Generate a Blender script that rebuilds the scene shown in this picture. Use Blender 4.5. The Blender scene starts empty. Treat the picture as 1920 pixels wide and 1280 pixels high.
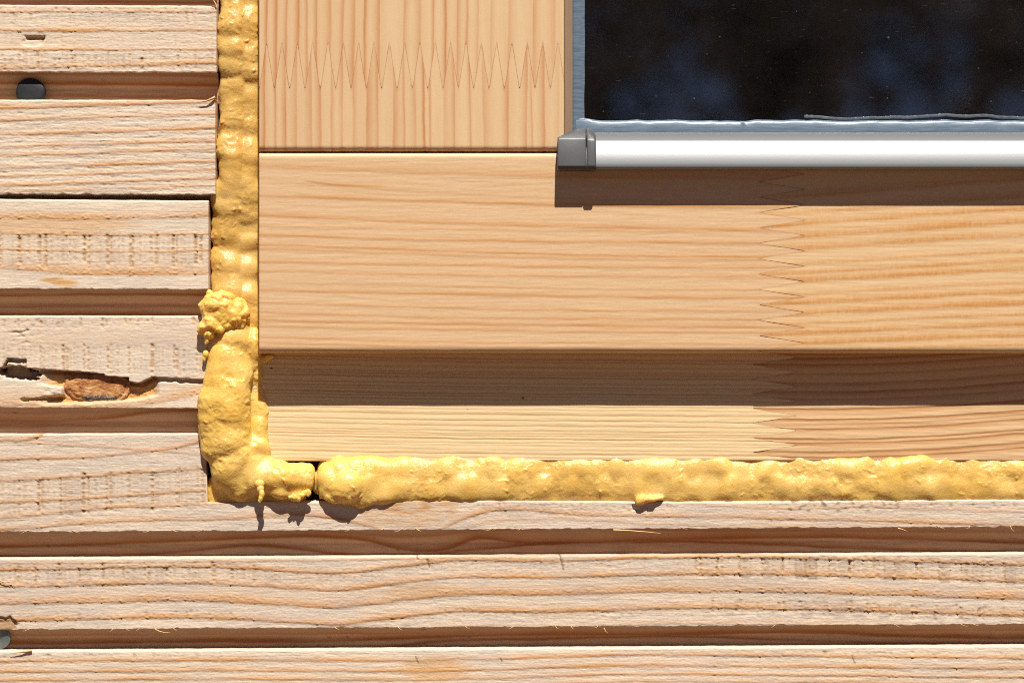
import bpy, bmesh, math, random
import numpy as np
from mathutils import Vector, Matrix

random.seed(7)
rng = np.random.default_rng(11)
scene = bpy.context.scene
COL = scene.collection

# ------------------------------------------------------------------ units
S = 0.00025            # metres per drawing unit (a quarter of a millimetre)
DIST = 1.2             # camera to wall face
ZC = 1.5               # height of the middle of the view above the ground

# ------------------------------------------------------------------ camera, sky, sun
cam_d = bpy.data.cameras.new("camera")
cam = bpy.data.objects.new("camera", cam_d)
COL.objects.link(cam)
cam.location = (0, -DIST, ZC)
cam.rotation_euler = (math.radians(90), 0, 0)
cam_d.sensor_width = 36
cam_d.lens = 36 * DIST / (1920 * S)
cam_d.clip_start = 0.02
cam_d.clip_end = 3000
cam_d.dof.use_dof = True
cam_d.dof.focus_distance = DIST - 0.006
cam_d.dof.aperture_fstop = 5.6
scene.camera = cam

SUN_TRAVEL = Vector((-0.13, 1.0, -1.73)).normalized()
to_sun = -SUN_TRAVEL
elev = math.asin(to_sun.z)
azim = math.atan2(to_sun.x, to_sun.y)          # clockwise from +Y
world = bpy.data.worlds.new("World")
scene.world = world
world.use_nodes = True
wn = world.node_tree.nodes
bg = wn["Background"]
sky = wn.new("ShaderNodeTexSky")
sky.sky_type = 'NISHITA'
sky.sun_disc = False
sky.sun_elevation = elev
sky.sun_rotation = azim
sky.air_density = 0.32
sky.dust_density = 0.0
sky.ozone_density = 1.0
world.node_tree.links.new(sky.outputs[0], bg.inputs[0])
bg.inputs[1].default_value = 0.05

sd = bpy.data.lights.new("sun", 'SUN')
sun = bpy.data.objects.new("sun", sd)
COL.objects.link(sun)
sun.rotation_euler = SUN_TRAVEL.to_track_quat('-Z', 'Y').to_euler()
sun.location = to_sun * 20
sd.energy = 5.0
sd.angle = math.radians(0.53)
sd.color = (1.0, 0.955, 0.89)

scene.view_settings.view_transform = 'Standard'
scene.view_settings.look = 'None'
scene.view_settings.gamma = 1
scene.view_settings.use_curve_mapping = False
scene.view_settings.exposure = 0.45
scene.render.engine = 'CYCLES'
scene.cycles.use_denoising = False
scene.cycles.max_bounces = 8
scene.cycles.filter_width = 1.0

# ------------------------------------------------------------------ noise
_G = rng.uniform(0, 2 * math.pi, (256, 256))
_GX, _GY = np.cos(_G), np.sin(_G)


def perlin(x, y, seed=0):
    x = x + seed * 17.31 + 500.0
    y = y + seed * 9.77 + 500.0
    xi = np.floor(x).astype(np.int64); yi = np.floor(y).astype(np.int64)
    xf = x - xi; yf = y - yi
    u = xf * xf * xf * (xf * (xf * 6 - 15) + 10)
    v = yf * yf * yf * (yf * (yf * 6 - 15) + 10)

    def g(ix, iy, fx, fy):
        a = iy & 255; b = (ix + 57 * (iy >> 8)) & 255
        return _GX[a, b] * fx + _GY[a, b] * fy
    n00 = g(xi, yi, xf, yf); n10 = g(xi + 1, yi, xf - 1, yf)
    n01 = g(xi, yi + 1, xf, yf - 1); n11 = g(xi + 1, yi + 1, xf - 1, yf - 1)
    return ((n00 * (1 - u) + n10 * u) * (1 - v) + (n01 * (1 - u) + n11 * u) * v) * 1.5


def fbm(x, y, seed=0, octv=3):
    r = 0; a = 1.0; s = 0
    for k in range(octv):
        r = r + a * perlin(x * 2 ** k, y * 2 ** k, seed + 3.7 * k); s += a; a *= 0.5
    return r / s


_P = rng.permutation(256); _P = np.concatenate([_P, _P, _P])
_G3 = rng.normal(size=(256, 3)); _G3 /= np.linalg.norm(_G3, axis=1)[:, None]


def perlin3(p, seed=0):
    p = p + np.array([seed * 11.3 + 300, seed * 5.1 + 300, seed * 3.3 + 300])
    i = np.floor(p).astype(np.int64); f = p - i
    w = f * f * f * (f * (f * 6 - 15) + 10)
    out = 0
    for dx in (0, 1):
        for dy in (0, 1):
            for dz in (0, 1):
                h = _P[_P[_P[(i[:, 0] + dx) & 255] + ((i[:, 1] + dy) & 255)] + ((i[:, 2] + dz) & 255)]
                g = _G3[h]
                d = (g * (f - np.array([dx, dy, dz]))).sum(1)
                ww = (w[:, 0] if dx else 1 - w[:, 0]) * (w[:, 1] if dy else 1 - w[:, 1]) * (w[:, 2] if dz else 1 - w[:, 2])
                out = out + d * ww
    return out * 1.5


def sstep(a, b, x):
    t = np.clip((x - a) / (b - a), 0, 1)
    return t * t * (3 - 2 * t)


def curve(pts, x):
    """smooth curve through control points (Catmull-Rom in y, monotone x)"""
    px = np.array([p[0] for p in pts], float); py = np.array([p[1] for p in pts], float)
    if len(px) == 1:
        return np.full_like(x, py[0])
    m = np.gradient(py, px)
    k = np.clip(np.searchsorted(px, x) - 1, 0, len(px) - 2)
    h = px[k + 1] - px[k]
    t = np.clip((x - px[k]) / h, 0, 1)
    h00 = 2 * t**3 - 3 * t**2 + 1; h10 = t**3 - 2 * t**2 + t
    h01 = -2 * t**3 + 3 * t**2; h11 = t**3 - t**2
    y = h00 * py[k] + h10 * h * m[k] + h01 * py[k + 1] + h11 * h * m[k + 1]
    return y


# ------------------------------------------------------------------ objects
def wx(px, d0=0):
    return (px - 960) * S * (DIST - d0 * S) / DIST


def wz(py, d0=0):
    return ZC + (640 - py) * S * (DIST - d0 * S) / DIST


def link(o, parent=None):
    COL.objects.link(o)
    if parent is not None:
        o.parent = parent
    return o


def empty(name, loc, label, cat, group=None):
    o = bpy.data.objects.new(name, None)
    COL.objects.link(o)
    o.location = loc
    o.empty_display_size = 0.02
    o['label'] = label; o['category'] = cat; o['kind'] = 'thing'
    if group: o['group'] = group
    return o


def base_of(parent):
    b = Vector((0, 0, 0))
    while parent is not None:
        b += parent.location; parent = parent.parent
    return b


def mesh_obj(name, verts, faces, mat, parent=None, smooth=None, attrs=None):
    verts = np.asarray(verts, float) - np.array(base_of(parent))
    me = bpy.data.meshes.new(name)
    if isinstance(faces, np.ndarray):
        n = len(verts); nf = len(faces)
        me.vertices.add(n); me.vertices.foreach_set("co", verts.astype(np.float32).ravel())
        me.loops.add(nf * 4); me.loops.foreach_set("vertex_index", faces.astype(np.int32).ravel())
        me.polygons.add(nf)
        me.polygons.foreach_set("loop_start", np.arange(0, nf * 4, 4, dtype=np.int32))
        me.update(calc_edges=True)
    else:
        me.from_pydata([tuple(v) for v in verts], [], faces)
    if smooth is not None:
        if smooth is True: smooth = np.ones(len(me.polygons), bool)
        me.polygons.foreach_set("use_smooth", np.asarray(smooth, bool))
    for k, a in (attrs or {}).items():
        at = me.attributes.new(k, 'FLOAT', 'POINT')
        at.data.foreach_set("value", np.asarray(a, np.float32).ravel())
    me.materials.append(mat)
    me.update()
    o = bpy.data.objects.new(name, me)
    COL.objects.link(o)
    o.parent = parent
    return o


def grid_obj(name, U, V, Dp, attrs, mat, parent, d0=0, dback=-60, swap=False, flip=False):
    """front grid in drawing units, edges folded straight back to dback"""
    U = np.pad(U, 1, mode='edge'); V = np.pad(V, 1, mode='edge')
    D2 = np.pad(Dp, 1, mode='edge')
    D2[0, :] = D2[-1, :] = dback; D2[:, 0] = D2[:, -1] = dback
    at = {k: np.pad(a, 1, mode='edge') for k, a in attrs.items()}
    nr, nc = U.shape
    PX, PY = (V, U) if swap else (U, V)
    verts = np.stack([wx(PX, d0), -D2 * S, wz(PY, d0)], -1).reshape(-1, 3)
    idx = np.arange(nr * nc).reshape(nr, nc)
    a, b, c, d = idx[:-1, :-1], idx[:-1, 1:], idx[1:, 1:], idx[1:, :-1]
    f = np.stack([a, d, c, b], -1).reshape(-1, 4)
    if swap: f = f[:, ::-1]
    sm = np.ones((nr - 1, nc - 1), bool)
    sm[0, :] = sm[-1, :] = False; sm[:, 0] = sm[:, -1] = False
    return mesh_obj(name, verts, f, mat, parent, sm.ravel(), at)


def bm_obj(name, bm, mat, parent=None, smooth=False):
    me = bpy.data.meshes.new(name)
    bmesh.ops.recalc_face_normals(bm, faces=bm.faces)
    b = base_of(parent)
    bmesh.ops.translate(bm, verts=bm.verts, vec=-b)
    bm.to_mesh(me); bm.free()
    if smooth:
        for p in me.polygons: p.use_smooth = True
    me.materials.append(mat)
    o = bpy.data.objects.new(name, me)
    COL.objects.link(o)
    o.parent = parent
    return o


# ------------------------------------------------------------------ materials
class NT:
    def __init__(self, name):
        self.m = bpy.data.materials.new(name); self.m.use_nodes = True
        self.t = self.m.node_tree
        self.bsdf = self.t.nodes["Principled BSDF"]
        self.out = self.t.nodes["Material Output"]

    def n(self, typ, **kw):
        nd = self.t.nodes.new(typ)
        for k, v in kw.items(): setattr(nd, k, v)
        return nd

    def l(self, a, b): self.t.links.new(a, b)

    def attr(self, name):
        return self.n("ShaderNodeAttribute", attribute_name=name).outputs["Fac"]

    def coords(self, scale, rand=True):
        tc = self.n("ShaderNodeTexCoord")
        mp = self.n("ShaderNodeMapping")
        mp.inputs["Scale"].default_value = scale
        if rand:
            oi = self.n("ShaderNodeObjectInfo")
            mu = self.n("ShaderNodeMath", operation='MULTIPLY'); mu.inputs[1].default_value = 37.0
            self.l(oi.outputs["Random"], mu.inputs[0])
            cb = self.n("ShaderNodeCombineXYZ")
            for i in range(3): self.l(mu.outputs[0], cb.inputs[i])
            self.l(cb.outputs[0], mp.inputs["Location"])
        self.l(tc.outputs["Object"], mp.inputs["Vector"])
        return mp.outputs[0]

    def noise(self, vec, scale=1.0, detail=2.0, rough=0.55, dist=0.0):
        nz = self.n("ShaderNodeTexNoise")
        nz.inputs["Scale"].default_value = scale; nz.inputs["Detail"].default_value = detail
        nz.inputs["Roughness"].default_value = rough; nz.inputs["Distortion"].default_value = dist
        self.l(vec, nz.inputs["Vector"])
        return nz.outputs["Fac"]

    def ramp(self, fac, stops, interp='LINEAR'):
        r = self.n("ShaderNodeValToRGB"); r.color_ramp.interpolation = interp
        e = r.color_ramp.elements
        while len(e) > 1: e.remove(e[-1])
        e[0].position = stops[0][0]; e[0].color = self.c4(stops[0][1])
        for p, c in stops[1:]:
            k = e.new(p); k.color = self.c4(c)
        self.l(fac, r.inputs[0])
        return r.outputs[0]

    @staticmethod
    def c4(c):
        if isinstance(c, (int, float)): return (c, c, c, 1)
        return (*c[:3], 1)

    def mix(self, fac, a, b, mode='MIX'):
        m = self.n("ShaderNodeMix", data_type='RGBA', blend_type=mode)
        for ix, v in ((0, fac), (6, a), (7, b)):
            sock = m.inputs[ix]
            if hasattr(v, "is_output"): self.l(v, sock)
            elif ix == 0: sock.default_value = v
            else: sock.default_value = self.c4(v)
        return m.outputs[2]

    def math(self, op, a, b=0.0, clamp=False):
        m = self.n("ShaderNodeMath", operation=op, use_clamp=clamp)
        for i, v in enumerate((a, b)):
            if hasattr(v, "is_output"): self.l(v, m.inputs[i])
            else: m.inputs[i].default_value = v
        return m.outputs[0]

    def bump(self, h, dist, strength=1.0, normal=None):
        b = self.n("ShaderNodeBump")
        b.inputs["Strength"].default_value = strength; b.inputs["Distance"].default_value = dist
        self.l(h, b.inputs["Height"])
        if normal is not None: self.l(normal, b.inputs["Normal"])
        return b.outputs[0]

    def set(self, **kw):
        for k, v in kw.items():
            s = self.bsdf.inputs[k.replace("_", " ")]
            if hasattr(v, "is_output"): self.l(v, s)
            elif isinstance(v, tuple) and len(v) == 3 and s.type == 'RGBA': s.default_value = (*v, 1)
            else: s.default_value = v
        return self.m


def wood_mat(name, early, late, honey, dirt, vertical=False, rough=0.75, spec=0.25, fibre=0.12, bumpd=0.00012,
             fuzz=0.10, coat=0.0, dash=0.0, patch=0.25, grey=None, nicks=0.0):
    t = NT(name)
    px = 1 / S
    al, ac = 1 / 60, 1 / 3.0
    sc = (ac * px, ac * px, al * px) if vertical else (al * px, ac * px, ac * px)
    fib = t.noise(t.coords(sc), 1, 3, 0.65)
    sc2 = (px / 5, px / 5, px / 30) if vertical else (px / 30, px / 5, px / 5)
    med = t.noise(t.coords(sc2), 1, 3, 0.6)
    fz = t.noise(t.coords((px / 3.2,) * 3), 1, 2, 0.7)
    big = t.noise(t.coords((px / 170, px / 90, px / 60)), 1, 3, 0.55)
    ring = t.attr("ring"); tone = t.attr("tone"); dr = t.attr("dirt")
    rg = ring
    if dash:
        sd_ = (px / 14, px / 40, px / 5) if vertical else (px / 5, px / 40, px / 14)
        dn = t.noise(t.coords(sd_), 1, 2, 0.7)
        dm = t.math('MULTIPLY', t.math('SUBTRACT', dn, 0.5), dash)
        rg = t.math('ADD', ring, t.math('MULTIPLY', dm, t.math('ADD', ring, 0.12)), True)
    col = t.mix(rg, early, late)
    col = t.mix(t.math('MULTIPLY', t.math('SUBTRACT', big, 0.42, True), patch * 4, True), col, honey, 'MIX') if patch else col
    if grey is not None:
        gb = t.noise(t.coords((px / 120, px / 90, px / 25)), 1, 3, 0.6)
        col = t.mix(t.ramp(gb, [(0.42, 0.0), (0.68, 0.85)]), col, t.mix(0.5, col, grey))
    col = t.mix(tone, col, honey)
    v = t.math('ADD', t.math('MULTIPLY', t.math('SUBTRACT', fib, 0.5), fibre * 2), 1.0)
    v = t.math('ADD', v, t.math('MULTIPLY', t.math('SUBTRACT', med, 0.5), fibre * 1.6))
    v = t.math('ADD', v, t.math('MULTIPLY', t.math('SUBTRACT', fz, 0.5), fuzz * 2))
    hsv = t.n("ShaderNodeHueSaturation"); t.l(col, hsv.inputs["Color"]); t.l(v, hsv.inputs["Value"])
    col = hsv.outputs[0]
    if nicks:
        ns = (px / 2.0, px / 2.0, px / 16) if vertical else (px / 16, px / 2.0, px / 2.0)
        nk = t.noise(t.coords(ns), 1, 2, 0.6)
        where = t.noise(t.coords((px / 70, px / 70, px / 35)), 1, 2, 0.6)
        k = t.math('MULTIPLY', t.ramp(nk, [(0.60, 0.0), (0.72, 1.0)]), t.ramp(where, [(0.40, 0.15), (0.62, 1.0)]))
        lt = t.math('MULTIPLY', t.ramp(nk, [(0.28, 1.0), (0.40, 0.0)]), t.ramp(where, [(0.40, 0.15), (0.62, 1.0)]))
        col = t.mix(t.math('MULTIPLY', k, nicks), col, dirt)
        col = t.mix(t.math('MULTIPLY', lt, nicks * 0.8), col, (0.80, 0.68, 0.52))
    col = t.mix(dr, col, dirt)
    h = t.math('ADD', t.math('MULTIPLY', fib, 0.6), t.math('ADD', t.math('MULTIPLY', med, 0.9), t.math('MULTIPLY', fz, 0.5)))
    nrm = t.bump(h, bumpd)
    t.set(Base_Color=col, Roughness=rough, Specular_IOR_Level=spec, Normal=nrm)
    if coat:
        t.set(Coat_Weight=coat, Coat_Roughness=0.25)
    return t.m


M = {}
M['plank'] = wood_mat("rough_spruce", (0.705, 0.580, 0.440), (0.560, 0.260, 0.085), (0.600, 0.330, 0.120),
                      (0.190, 0.095, 0.040), rough=0.85, spec=0.15, fibre=0.12, bumpd=0.0002, fuzz=0.16, patch=0.08,
                      grey=(0.52, 0.45, 0.39), nicks=.30)
M['plank_grey'] = wood_mat("weathered_spruce", (0.660, 0.540, 0.415), (0.510, 0.235, 0.080), (0.560, 0.330, 0.140),
                           (0.170, 0.090, 0.045), rough=0.85, spec=0.15, fibre=0.12, bumpd=0.0002, fuzz=0.20, patch=0.08,
                           grey=(0.45, 0.40, 0.36), nicks=.30)
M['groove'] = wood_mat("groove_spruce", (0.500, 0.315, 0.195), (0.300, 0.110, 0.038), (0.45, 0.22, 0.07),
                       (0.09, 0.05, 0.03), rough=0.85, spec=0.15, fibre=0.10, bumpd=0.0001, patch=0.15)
M['stile'] = wood_mat("varnished_pine_stile", (0.680, 0.475, 0.265), (0.520, 0.225, 0.085), (0.62, 0.35, 0.14),
                      (0.40, 0.14, 0.06), vertical=True, rough=0.48, spec=0.3, fibre=0.04, bumpd=0.00005, fuzz=0.07, patch=0.06, nicks=.12)
M['rail'] = wood_mat("varnished_pine_rail", (0.670, 0.450, 0.255), (0.565, 0.270, 0.092), (0.62, 0.36, 0.15),
                     (0.36, 0.12, 0.04), rough=0.45, spec=0.3, fibre=0.05, bumpd=0.00006, fuzz=0.09, patch=0.10, nicks=.16)
M['rail_b'] = wood_mat("varnished_pine_rail_streaked", (0.700, 0.485, 0.265), (0.570, 0.265, 0.080), (0.65, 0.40, 0.17),
                       (0.36, 0.12, 0.04), rough=0.45, spec=0.3, fibre=0.04, bumpd=0.00006, fuzz=0.06, dash=1.1, patch=0.06, nicks=.12)
M['sill'] = wood_mat("bare_pine_sill", (0.770, 0.590, 0.330), (0.580, 0.300, 0.105), (0.68, 0.43, 0.18),
                     (0.05, 0.03, 0.02), rough=0.6, spec=0.25, fibre=0.06, bumpd=0.00006, fuzz=0.06, patch=0.06)
M['sill_b'] = wood_mat("bare_pine_sill_dark", (0.690, 0.460, 0.245), (0.460, 0.215, 0.078), (0.60, 0.33, 0.12),
                       (0.12, 0.05, 0.02), rough=0.6, spec=0.25, fibre=0.06, bumpd=0.00006, fuzz=0.06, patch=0.08)


def simple(name, col, rough=0.6, metal=0.0, spec=0.5, nscale=6, namp=0.15, bumpd=0.00004):
    t = NT(name)
    nz = t.noise(t.coords((1 / (S * nscale),) * 3), 1, 3, 0.6)
    v = t.math('ADD', t.math('MULTIPLY', t.math('SUBTRACT', nz, 0.5), namp * 2), 1.0)
    hsv = t.n("ShaderNodeHueSaturation"); hsv.inputs["Color"].default_value = (*col, 1); t.l(v, hsv.inputs["Value"])
    t.set(Base_Color=hsv.outputs[0], Roughness=rough, Metallic=metal, Specular_IOR_Level=spec, Normal=t.bump(nz, bumpd))
    return t.m


M['alu'] = simple("satin_aluminium", (0.245, 0.25, 0.255), 0.5, 0.45, nscale=2.0, namp=0.05, bumpd=0.00002)
M['cap'] = simple("grey_plastic", (0.070, 0.070, 0.072), 0.42, 0.0, nscale=3.0, namp=0.15, bumpd=0.00003)
M['nail'] = simple("dark_steel", (0.022, 0.022, 0.025), 0.5, 0.3, nscale=12, namp=0.5, bumpd=0.00006)
M['zinc'] = simple("zinc_steel", (0.20, 0.25, 0.25), 0.5, 0.5, nscale=12, namp=0.5, bumpd=0.0001)
M['core'] = simple("dark_sheathing", (0.05, 0.035, 0.025), 0.9, nscale=30)
M['room'] = simple("dim_plaster", (0.14, 0.12, 0.11), 0.9, nscale=200, bumpd=0.0)
M['bark'] = simple("bark", (0.07, 0.055, 0.045), 0.9, nscale=150, namp=0.4, bumpd=0.01)
M['leaf'] = simple("leaf", (0.17, 0.14, 0.10), 0.6, nscale=400, namp=0.4, bumpd=0.0)
M['ground'] = simple("dry_soil_and_grass", (0.110, 0.058, 0.030), 0.95, nscale=1500, namp=0.4, bumpd=0.02)


def foam_mat():
    t = NT("cured_foam")
    px = 1 / S
    big = t.noise(t.coords((px / 60,) * 3), 1, 3, 0.55)
    fine = t.noise(t.coords((px / 3.0,) * 3), 1, 2, 0.65)
    mid = t.noise(t.coords((px / 14,) * 3), 1, 3, 0.6)
    pale = t.attr("pale")
    c = t.ramp(big, [(0.3, (0.61, 0.37, 0.090)), (0.7, (0.72, 0.48, 0.160))])
    c2 = t.ramp(big, [(0.3, (0.79, 0.49, 0.095)), (0.7, (0.86, 0.59, 0.175))])
    col = t.mix(pale, c, c2)
    vo = t.n("ShaderNodeTexVoronoi"); vo.inputs["Scale"].default_value = 1.0
    t.l(t.coords((px / 10,) * 3), vo.inputs["Vector"])
    sep = t.n("ShaderNodeSeparateColor"); t.l(vo.outputs["Color"], sep.inputs[0])
    pit = t.math('MULTIPLY', t.ramp(vo.outputs["Distance"], [(0.05, 0.0), (0.30, 1.0)]), 1.0)
    pit = t.math('MAXIMUM', pit, t.ramp(sep.outputs[0], [(0.80, 1.0), (0.84, 0.0)]))
    h = t.math('ADD', t.math('ADD', t.math('MULTIPLY', fine, 0.8), t.math('MULTIPLY', mid, .6)), t.math('MULTIPLY', pit, 0.35))
    t.set(Base_Color=col, Roughness=t.ramp(fine, [(0.3, 0.24), (0.7, 0.48)]), Specular_IOR_Level=0.45,
          Subsurface_Weight=0.7, Subsurface_Radius=(1.0, 0.58, 0.20), Subsurface_Scale=0.0036,
          Normal=t.bump(h, 0.00022))
    return t.m


M['foam'] = foam_mat()


def seal_mat():
    t = NT("silicone_seal")
    nz = t.noise(t.coords((1 / (S * 40), 1 / (S * 8), 1 / (S * 4))), 1, 3, 0.6)
    t.set(Base_Color=t.ramp(nz, [(0.3, (0.09, 0.13, 0.17)), (0.7, (0.16, 0.21, 0.26))]), Roughness=0.3,
          Specular_IOR_Level=0.5, Normal=t.bump(nz, 0.00008))
    return t.m


M['seal'] = seal_mat()


def glass_mat():
    t = NT("dusty_window_glass")
    nt = t.t
    tr = t.n("ShaderNodeBsdfTransparent"); tr.inputs[0].default_value = (0.75, 0.8, 0.8, 1)
    gl = t.n("ShaderNodeBsdfGlossy"); gl.inputs["Roughness"].default_value = 0.01
    gl.inputs[0].default_value = (0.86, 0.88, 1, 1)
    fr = t.n("ShaderNodeFresnel"); fr.inputs["IOR"].default_value = 1.52
    fac = t.math('MULTIPLY', fr.outputs[0], 2.0, True)
    mx = t.n("ShaderNodeMixShader")
    t.l(fac, mx.inputs[0]); t.l(tr.outputs[0], mx.inputs[1]); t.l(gl.outputs[0], mx.inputs[2])
    # dust specks and a very thin film of dirt
    vo = t.n("ShaderNodeTexVoronoi"); vo.inputs["Scale"].default_value = 1.0
    vo.inputs["Randomness"].default_value = 1.0
    vo.voronoi_dimensions = '2D'
    sx = t.n("ShaderNodeSeparateXYZ"); cx = t.n("ShaderNodeCombineXYZ")
    t.l(t.coords((1 / (S * 24), 1, 1 / (S * 24)), False), sx.inputs[0])
    t.l(sx.outputs[0], cx.inputs[0]); t.l(sx.outputs[2], cx.inputs[1])
    t.l(cx.outputs[0], vo.inputs["Vector"])
    sep = t.n("ShaderNodeSeparateColor"); t.l(vo.outputs["Color"], sep.inputs[0])
    rad = t.math('MULTIPLY', t.math('POWER', sep.outputs[0], 7.0), 0.085)
    spk = t.math('LESS_THAN', vo.outputs["Distance"], rad)
    film = t.noise(t.coords((1 / (S * 220), 1, 1 / (S * 160)), False), 1, 4, 0.6)
    filmf = t.ramp(film, [(0.35, 0.006), (0.8, 0.030)])
    sc = t.noise(t.coords((1 / (S * 26), 1, 1 / (S * 3)), False), 1, 2, 0.5)
    scr = t.ramp(sc, [(0.70, 0.0), (0.74, 0.09)])
    df = t.n("ShaderNodeBsdfDiffuse"); df.inputs[0].default_value = (0.46, 0.38, 0.34, 1)
    f2 = t.math('MAXIMUM', t.math('MULTIPLY', spk, t.math('ADD', t.math('MULTIPLY', sep.outputs[1], 0.22), 0.02)), t.math('MAXIMUM', filmf, scr))
    m2 = t.n("ShaderNodeMixShader")
    t.l(f2, m2.inputs[0]); t.l(mx.outputs[0], m2.inputs[1]); t.l(df.outputs[0], m2.inputs[2])
    t.l(m2.outputs[0], t.out.inputs[0])
    return t.m


M['glass'] = glass_mat()


def knot_mat():
    t = NT("resinous_knot")
    a = t.noise(t.coords((1 / (S * 28), 1 / (S * 28), 1 / (S * 14))), 1, 4, 0.65, 0.6)
    b = t.noise(t.coords((1 / (S * 5),) * 3), 1, 3, 0.7)
    col = t.ramp(a, [(0.30, (0.10, 0.025, 0.03)), (0.42, (0.36, 0.12, 0.04)), (0.55, (0.54, 0.26, 0.085)), (0.72, (0.62, 0.40, 0.20))])
    col = t.mix(t.attr("dirt"), col, t.ramp(b, [(0.35, (0.07, 0.055, 0.05)), (0.65, (0.40, 0.32, 0.26))]))
    t.set(Base_Color=col, Roughness=0.6, Specular_IOR_Level=0.35, Normal=t.bump(b, 0.0004))
    return t.m


M['knot'] = knot_mat()


# ------------------------------------------------------------------ wood fields
def ring_sum(U, V, rings, seed=0, wig=1.2):
    """rings: (control points, soft width, sharp width, strength[, sign])"""
    R = np.zeros_like(U)
    for k, r in enumerate(rings):
        pts, wa, wb, st = r[:4]
        sg = r[4] if len(r) > 4 else 1
        yc = curve(pts, U) + wig * perlin(U / 70, np.full_like(U, k * 1.7), seed) + 0.4 * wig * perlin(U / 12, np.full_like(U, k * 2.3), seed + 5)
        e = (V - yc) * sg
        stv = st * (1 + 0.35 * perlin(U / 130, np.full_like(U, 3.1 * k), seed + 2))
        p = np.where(e < 0, np.exp(-(np.abs(e) / wa) ** 1.4), np.exp(-(np.abs(e) / wb) ** 1.4))
        R = np.maximum(R, p * stv * 1.15)
    return np.clip(R, 0, 1)


def auto_rings(v0, v1, mean, slope_pts, soft, sharp, st, sg=1, jitter=0.45, r=None):
    """parallel rings following an offset curve slope_pts"""
    r = r or random
    out = []; v = v0
    while v < v1:
        out.append(([(x, v + y) for x, y in slope_pts], soft * r.uniform(.6, 1.5), sharp * r.uniform(.7, 1.4), st * r.uniform(.5, 1.15), sg))
        v += mean * r.uniform(1 - jitter, 1 + jitter)
    return out


def ticks(U, V, bands, seed=0):
    """marks of the saw: short upright dents in bands. bands: (x0,x1,ypts_top,ypts_bot,spacing,phase,strength)"""
    T = np.zeros_like(U); W = np.zeros_like(U); Cc = np.zeros_like(U)
    tab = np.random.default_rng(seed + 100)
    for (x0, x1, yt, yb, sp, ph, st, *cc) in bands:
        env = sstep(x0, x0 + 40, U) * (1 - sstep(x1 - 60, x1, U)) * st
        a = curve(yt, U); b = curve(yb, U)
        for sub, (off, ss) in enumerate(((0, 1.0), (7.5, 0.7), (13, .4), (21, 0.45), (30, .3))):
            jit = tab.uniform(-2.6, 2.6, 400); amp = tab.uniform(0.35, 1.0, 400) * ss
            wid = tab.uniform(1.2, 3.4, 400); topj = tab.uniform(-4, 8, 400); botj = tab.uniform(-4, 10, 400)
            k = np.clip(np.round((U - ph - off) / sp).astype(int), -150, 240) + 150
            c = (k - 150) * sp + ph + off + jit[k]
            wob = 1.3 * perlin(V / 8, k * 3.3, seed + sub)
            e = U - c - wob
            brk = np.clip(.85 + .9 * perlin(V / 6, k * 5.1 + sub, seed + 40), 0, 1)
            vm = sstep(a - 3 + topj[k], a + 2 + topj[k], V) * (1 - sstep(b - 3 - botj[k], b + 3 - botj[k], V))
            T = np.maximum(T, np.exp(-(e / wid[k]) ** 2) * vm * env * amp[k] * brk)
            W = np.maximum(W, np.exp(-(e / 6.0) ** 2) * env * amp[k])
        # alternating planes left between the dents
        kk = np.clip(np.floor((U - ph) / (sp / 2) + .12 * perlin(V / 12, U / 90, seed)).astype(int), -300, 500) + 300
        cell = tab.uniform(-1, 1, 820)[kk] * (cc[0] if cc else .25)
        Cc = np.where(np.abs(Cc) > 0.001, Cc, cell * env * sstep(a - 4, a + 3, V) * (1 - sstep(b - 4, b + 4, V)))
    return T, W, Cc


def edge_round(U, V, u0, u1, v0, v1, r, sides="tblr"):
    d = np.zeros_like(U)
    for s, e in (("t", V - v0), ("b", v1 - V), ("l", U - u0), ("r", u1 - U)):
        rr = r.get(s, 0) if isinstance(r, dict) else (r if s in sides else 0)
        if rr > 0:
            t = np.clip(1 - e / rr, 0, 1)
            d = d - rr * (1 - np.sqrt(np.clip(1 - t * t, 0, 1)))
    return d


def dedupe(a):
    a = np.sort(a)
    return a[np.concatenate([[True], np.diff(a) > 1e-6])]


def lin_edges(n_mid, r, a=0.0, b=1.0, length=100.0):
    """parameter list 0..1, denser within r of both ends"""
    e = np.array([0, .06, .16, .3, .48, .7, 1.0]) * (r / length)
    mid = np.linspace(r / length, 1 - r / length, max(3, n_mid))
    return dedupe(np.concatenate([e, mid, 1 - e]))


def xs_list(a, b, step=2.6, coarse=14):
    """fine inside the frame, coarse outside it"""
    L = []
    x = a
    while x < b - 0.5:
        L.append(x)
        x += step if -30 <= x <= 1945 else (min(coarse, max(step, (-30 - x))) if x < -30 else coarse)
    L.append(b)
    return np.array(L)


TILT = -0.0052
XL, XR = -330.0, 2260.0

wall = empty("timber_wall", (wx(60), 0.02, wz(1500)), "rough-sawn horizontal timber wall with milled grooves, left of and below the window", "wall")


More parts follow.
